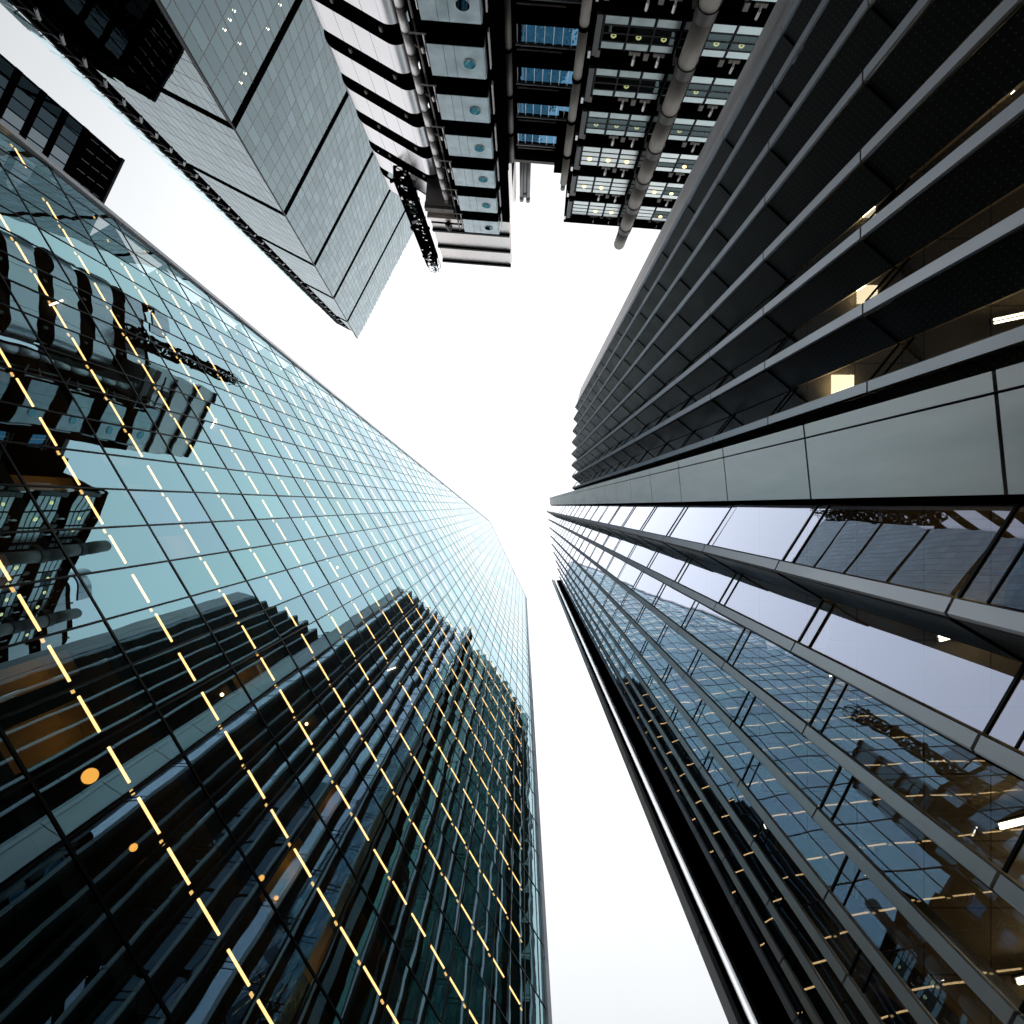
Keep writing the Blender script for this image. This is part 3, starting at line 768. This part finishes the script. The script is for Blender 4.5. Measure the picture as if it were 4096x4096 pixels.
def build_service_tower():
    T = thing('service_tower', 'tower of stacked steel pods with round portholes under a cream plant room', 'service tower', LP(-4, 0, -1.6))
    # dark frame behind the pods
    raw('core', lbox(-6.3, -1.0, -8, 2.0, -1.5, 58), QF, M_black, T)
    pod = None
    for k in range(-6, 6):
        h0 = 35.0 + 4.3 * k; h1 = h0 + 2.6
        pd = raw('pod', lbox(-5.4, -2.02, -1, 2.72, h0, h1), QF, M_black, T)
        # front panels with joints, right side panel
        xs = [-5.4, -4.42, -3.78, -2.02]
        for x0, x1 in zip(xs[:-1], xs[1:]):
            raw('front_panel', lbox(x0 + .012, x1 - .012, 2.7, 2.76, h0 + .01, h1 - .01), QF, M_pod, pd)
        raw('side_panel', lbox(-2.03, -1.97, 1.0, 2.7, h0 + .02, h1 - .02), QF, M_pod, pd)
        c = LP(-2.95, 2.765, h0 + 1.36)
        mb = MB(); mb.tube(c - EN * .05, c + EN * .03, .43, 28); fr = mb.build('porthole_frame', [M_duct], pd)
        mb = MB(); mb.tube(c + EN * .031, c + EN * .045, .385, 28); mb.build('porthole', [M_port], pd)
        # bracket arm and small gear beside the pod
        mb = MB(); mb.bar(LP(-6.4, 2.4, h0 - .25), LP(-5.4, 2.4, h0 - .25), .09); mb.bar(LP(-5.55, 2.4, h0 - .25), LP(-5.55, 2.4, h1 - .3), .09)
        mb.bar(LP(-6.3, 2.2, h0 + .9), LP(-5.6, 2.5, h0 + 1.15), .06); mb.bar(LP(-5.75, 2.5, h0 + 1.1), LP(-5.75, 2.5, h0 + .7), .12)
        mb.build('bracket', [M_duct], T)
        mb = MB(); mb.tube(LP(-6.05, 2.1, h0 - 1), LP(-6.05, 2.1, h1 + 1), .07, 8); mb.tube(LP(-5.85, 1.9, h0 - 1), LP(-5.85, 1.9, h1 + 1), .05, 8); mb.build('conduit', [M_pipe], T, True)
        # pale bar on the right flank
        raw('flank_bar', lbox(-1.78, -1.70, 1.9, 2.3, h0 - .6, h1 - .3), QF, M_duct, T)
    # cream plant room
    X0, X1 = -9.0, -1.14
    raw('plant_room', lbox(X0, X1, -8.5, 1.6, 56.4, 69.2), QF, M_cream, T)
    mb = MB(); x = X0 + .06
    while x < X1: mb.box(LP(x, 1.62, 63.4), EX, UP, EN, .05, 11.4, .05); x += .14
    mb.build('corrugation', [M_cream], T, kind='stuff')
    for hh in (61.5, 65.4, 69.25):
        raw('plant_rib', lbox(X0 - .05, X1 + .05, 1.5, 1.85, hh - .16, hh + .16), QF, M_dark, T)
    raw('plant_sill', lbox(X0 - .1, -5.5, 1.4, 2.0, 58.3, 58.7), QF, M_cream, T)
    raw('plant_ledge', lbox(X0 - .1, -5.5, 1.3, 1.9, 56.6, 57.3), QF, M_conc, T)
    for i in range(5):
        mb = MB(); mb.bar(LP(X1 + .12, 1.4 - i * .55, 50), LP(X1 + .12, 1.4 - i * .55, 69), .1); mb.build('corner_rail', [M_cream], T)
    # long pale duct on the left, in ringed lengths
    x, d, r = -6.95, 1.15, .27
    mb = None
    for k in range(-12, 12):
        h0 = 38 + k * 1.8
        b = MB(); b.tube(LP(x, d, h0), LP(x, d, h0 + 1.77), r, 20); b.build('duct_length', [M_duct], T, True)
        b = MB(); b.tube(LP(x, d, h0 + 1.72), LP(x, d, h0 + 1.83), r + .03, 20); b.build('duct_ring', [M_pipe], T)
    b = MB(); b.tube(LP(x, d, 59.6), LP(x + .35, d, 60.4), r * .95, 16); b.build('duct_elbow', [M_duct], T, True)
    b = MB(); b.bar(LP(X0 + .2, 2.0, 59.2), LP(-5.6, 2.0, 59.2), .14); b.bar(LP(-7.1, 2.1, 59.0), LP(-7.1, 2.1, 60.1), .5); b.build('duct_support', [M_dark], T)
    # brown pipes on the right flank
    for (px, pd, pr, topp) in ((-1.36, 1.5, .26, 52.5), (-.83, .3, .24, 50.5)):
        k = 0; h = 8.0
        while h < topp - .5:
            b = MB(); b.tube(LP(px, pd, h), LP(px, pd, min(h + 4.25, topp)), pr, 18); b.build('pipe_length', [M_pipe], T, True)
            b = MB(); b.tube(LP(px, pd, h - .12), LP(px, pd, h + .12), pr + .05, 18); b.build('pipe_collar', [M_black], T)
            h += 4.3
build_service_tower()

def build_mast():
    T = thing('lattice_mast', 'black lattice maintenance mast rising beside the cream plant room', 'mast', V3(-11.4, -31.2, 56))
    mb = MB(); c = Vector((-11.35, -31.2)); w_ = .62
    pts = [(c.x + sx * w_, c.y + sy * w_) for sx, sy in ((-1, -1), (1, -1), (1, 1), (-1, 1))]
    for (x, y) in pts:
        b = MB(); b.bar(V3(x, y, 56), V3(x, y, 76), .16); b.build('chord', [M_black], T)
    h = 56; rnd = random.Random(3)
    while h < 76:
        b = MB()
        for i in range(4):
            p, q = pts[i], pts[(i + 1) % 4]
            b.bar(V3(*p, h), V3(*q, h + 1.7), .10); b.bar(V3(*q, h), V3(*p, h + 1.7), .10); b.bar(V3(*p, h), V3(*q, h), .11)
        b.build('bracing', [M_black], T)
        b = MB()
        for _ in range(7):
            x, y = c.x + rnd.uniform(-.7, .7), c.y + rnd.uniform(-.7, .7); z = h + rnd.uniform(0, 1.5)
            b.box(V3(x, y, z), Vector((1, rnd.uniform(-.6, .6), 0)).normalized(), UP, Vector((0, 1, 0)), rnd.uniform(.2, .8), rnd.uniform(.1, .7), .2)
        b.build('machinery', [M_black if rnd.random() < .8 else M_flue], T)
        if rnd.random() < .8:
            x, y = c.x + rnd.uniform(-.5, .5), c.y + .85
            raw('fitting', boxv(V3(x, y, h + rnd.uniform(.2, 1.4)), (1, 0, 0), UP, (0, 1, 0), rnd.uniform(.1, .4), rnd.uniform(.1, .5), .1), QF, M_steel, T)
        h += 1.7
    # tapering hooped head
    for i in range(8):
        a = i / 8 * 2 * math.pi; b = MB()
        b.bar(V3(c.x + math.cos(a) * .95, c.y + math.sin(a) * .95, 76), V3(c.x + math.cos(a) * .75, c.y + math.sin(a) * .75, 78.3), .05)
        b.bar(V3(c.x + math.cos(a) * .75, c.y + math.sin(a) * .75, 78.3), V3(c.x, c.y, 79.2), .05); b.build('hoop', [M_black], T)
    b = MB(); b.tube(V3(c.x, c.y, 76), V3(c.x, c.y, 79.4), .12, 8); b.build('spindle', [M_black], T)
build_mast()

def build_main_block():
    T = thing('office_block', 'dark services-clad office block with ring lamps in gridded windows and thick round columns', 'office building', LP(12, -4, -1.6))
    XR = 21.0
    raw('core', lbox(4.35, XR, -14, -1.2, -1.5, 59.6), QF, M_black, T)
    pw = 1.555
    frost = Pieces('frosted_pane', T, [M_frost], 290); blind = Pieces('blind_pane', T, [M_lit], 200); clearp = Pieces('clear_pane', T, [M_clearw], 200)
    fr = Pieces('window_frame', T, [M_dark], 290); beams = Pieces('spandrel_beam', T, [M_black], 60); brk = Pieces('bracket', T, [M_duct], 200, minarea=10)
    corb = Pieces('corbel', T, [M_conc], 200, minarea=10)
    starts = [4.98 + i * pw for i in range(3)] + [9.75] + [11.35 + i * pw for i in range(6)]
    for k in range(-7, 6):
        h0 = 35.26 + 4.3 * k
        hts = [(h0, h0 + .58), (h0 + .72, h0 + 1.22), (h0 + 1.34, h0 + 1.86), (h0 + 1.98, h0 + 2.5)]
        for i, x0 in enumerate(starts):
            x1 = x0 + pw - .1 if i != 3 else x0 + .45
            for r, (a, b) in enumerate(hts):
                v = lbox(x0 + .05, x1 - .03, .0, .06, a, b)
                if k >= 3 and (i < 4 or r in (0, 3) or random.random() < .35): blind.add(v, QF, v[4:])
                elif r in (0, 3): frost.add(v, QF, v[4:])
                else: clearp.add(v, QF, v[4:])
            for (a, b) in ((hts[0][1], hts[1][0]), (hts[1][1], hts[2][0]), (hts[2][1], hts[3][0])):
                v = lbox(x0, x1 + .05, -.08, .07, a, b); fr.add(v, QF, v[4:])
            v = lbox(x0 - .06, x0 + .04, -.1, .08, h0 - .1, h0 + 2.6); fr.add(v, QF, v[4:])
            # ring lamps in the clear zone
            if i != 3 and k > -2 and (random.random() < .72):
                c = LP(x0 + pw * .46, -.05 if k < 3 else .1, h0 + 1.60); ring(T, c)
            # bracket under the beam
            if i != 3 and i != 0 and i != 4:
                b = MB(); c = LP(x0 + pw * .45, .22, h0 + 3.0); b.bar(c, c + UP * .55, .13); b.bar(c + UP * .05, c + EX * .02 - EN * .3 - UP * .3, .1); brk.add(b.v, b.f, boxv(c, EX, UP, EN, .13, .6, .1)[4:])
                v = lbox(x0 + pw * .22, x0 + pw * .68, -.3, .06, h0 + 2.66, h0 + 2.95); corb.add(v, QF, v[4:])
            if i in (0, 2, 5, 7):
                v = lbox(x0 - .25, x0 + .05, -.3, .14, h0 + 2.62, h0 + 3.2); corb.add(v, QF, v[4:])
        v = lbox(4.35, XR, -1.2, -.1, h0 + 2.62, h0 + 4.15); beams.add(v, QF, v[4:])
        v = lbox(4.4, XR, -.25, .12, h0 + 3.45, h0 + 3.95); beams.add(v, QF, v[4:])
        raw('edge_cap', lbox(4.25, 4.42, .1, .4, h0 + 2.4, h0 + 3.0), QF, M_steel, T)
        raw('edge_duct', lbox(4.5, 4.85, -.2, .3, h0 - .3, h0 + 2.9), QF, M_flue, T)
    for pc in (frost, blind, clearp, fr, beams, brk, corb): pc.flush()
    raw('roof_edge', lbox(4.3, XR, -14, .3, 59.62, 60.6), QF, M_black, T)
    for (x, d, r, top, cl) in ((10.32, 1.35, .56, 62.2, True), (17.6, 1.35, .56, 62.2, True)):
        h = 6.9
        while h < top - 1:
            b = MB(); b.tube(LP(x, d, h + .5), LP(x, d, min(h + 4.28, top)), r, 28); b.build('column_length', [M_conc], T, True)
            b = MB(); b.tube(LP(x, d, h - .28), LP(x, d, h + .52), r + .07, 28); b.box(LP(x, d - .6, h + .12), EX, UP, EN, 1.5, .7, .6); b.build('column_collar', [M_collar], T)
            h += 4.3
        mb = MB(); sphere(mb, LP(x, d, top), r); mb.build('column_cap', [M_conc], T, True)
def ring(T, c, R=.135, r=.045):
    v = []; f = []
    for i in range(14):
        a = 2 * math.pi * i / 14; o = EX * math.cos(a) + UP * math.sin(a)
        for j in range(6):
            b = 2 * math.pi * j / 6; v.append(c + o * (R + r * math.cos(b)) + EN * r * math.sin(b))
    for i in range(14):
        for j in range(6): f.append((i * 6 + j, (i + 1) % 14 * 6 + j, (i + 1) % 14 * 6 + (j + 1) % 6, i * 6 + (j + 1) % 6))
    raw('ring_lamp', v, f, M_ring, T, smooth=True)
M_collar = mat('collar_steel', (.035, .033, .03), .55, .3, noise=.2)
build_main_block()

def build_lobby_block():
    T = thing('lift_lobby', 'recessed lift lobby with rows of blue glazing between two brown pipes', 'lobby block', LP(1.8, -7, -1.6))
    D0 = -6.6
    raw('core', lbox(-1.2, 4.4, -16, D0 - .4, -1.5, 61.6), QF, M_black, T)
    raw('roof_slab', lbox(-1.4, 3.55, -15, D0 + .3, 61.65, 62.2), QF, M_pipe, T)
    raw('roof_block', lbox(2.9, 4.6, -12, D0 + 1.6, 56.5, 61.3), QF, M_black, T)
    pw = .70
    for k in range(-6, 4):
        h0 = 44.15 + 4.3 * k + .1; h1 = h0 + 2.25
        for i in range(7):
            x0 = -.85 + i * pw
            raw('pane', lbox(x0 + .03, x0 + pw - .03, D0 - .05, D0, h0, h1), QF, M_blue, T)
            raw('mullion', lbox(x0 - .028, x0 + .028, D0 - .03, D0 + .06, h0, h1), QF, M_steel, T)
        raw('mullion', lbox(-.85 + 7 * pw - .03, -.85 + 7 * pw + .25, D0 - .03, D0 + .06, h0, h1), QF, M_steel, T)
        raw('sill', lbox(-1.0, 4.4, D0 - .05, D0 + .22, h0 - .32, h0 - .06), QF, M_duct, T)
        raw('head_rail', lbox(-1.0, 4.4, D0 - .05, D0 + .14, h1 + .04, h1 + .14), QF, M_duct, T)
        raw('soffit', lbox(-1.2, 4.5, D0 - .4, D0 + .7, h1 + .75, h1 + 1.65), QF, M_black, T)
        raw('soffit_light', lbox(-.9, 2.7, D0 + .1, D0 + .2, h1 + .42, h1 + .5), QF, M_duct, T)
    # right brown pipe
    h = 5.0
    while h < 49:
        b = MB(); b.tube(LP(3.75, .9, h), LP(3.75, .9, h + 4.2), .29, 18); b.build('pipe_length', [M_conc], T, True)
        b = MB(); b.tube(LP(3.75, .9, h - .15), LP(3.75, .9, h + .15), .34, 18); b.build('pipe_collar', [M_black], T)
        h += 4.3
    b = MB(); b.tube(LP(3.75, .9, h), LP(3.75, .9, h + .9), .2, 14); b.build('pipe_end', [M_conc], T, True)
build_lobby_block()
for (x, y, top, w_) in ((.02, -36.4, 71.2, 'left'), (.38, -36.4, 70.2, 'middle'), (.78, -36.4, 71.4, 'right')):
    lab = {'left': 'grey flue pipe over the lobby roof, the one nearest the cream plant room', 'middle': 'shortest grey flue pipe, between two longer ones over the lobby roof', 'right': 'grey flue pipe over the lobby roof, farthest from the cream plant room'}[w_]
    F = thing('flue_pipe', lab, 'flue', V3(x, y, 60.8), 'flues above the lobby roof')
    b = MB(); b.tube(V3(x, y, 60.8), V3(x, y, top - 1.0), .23, 16); b.build('shaft', [M_flue], F, True)
    b = MB(); b.tube(V3(x, y, top - 1.0), V3(x, y, top), .25, 16); b.build('cap', [M_flue], F, True)
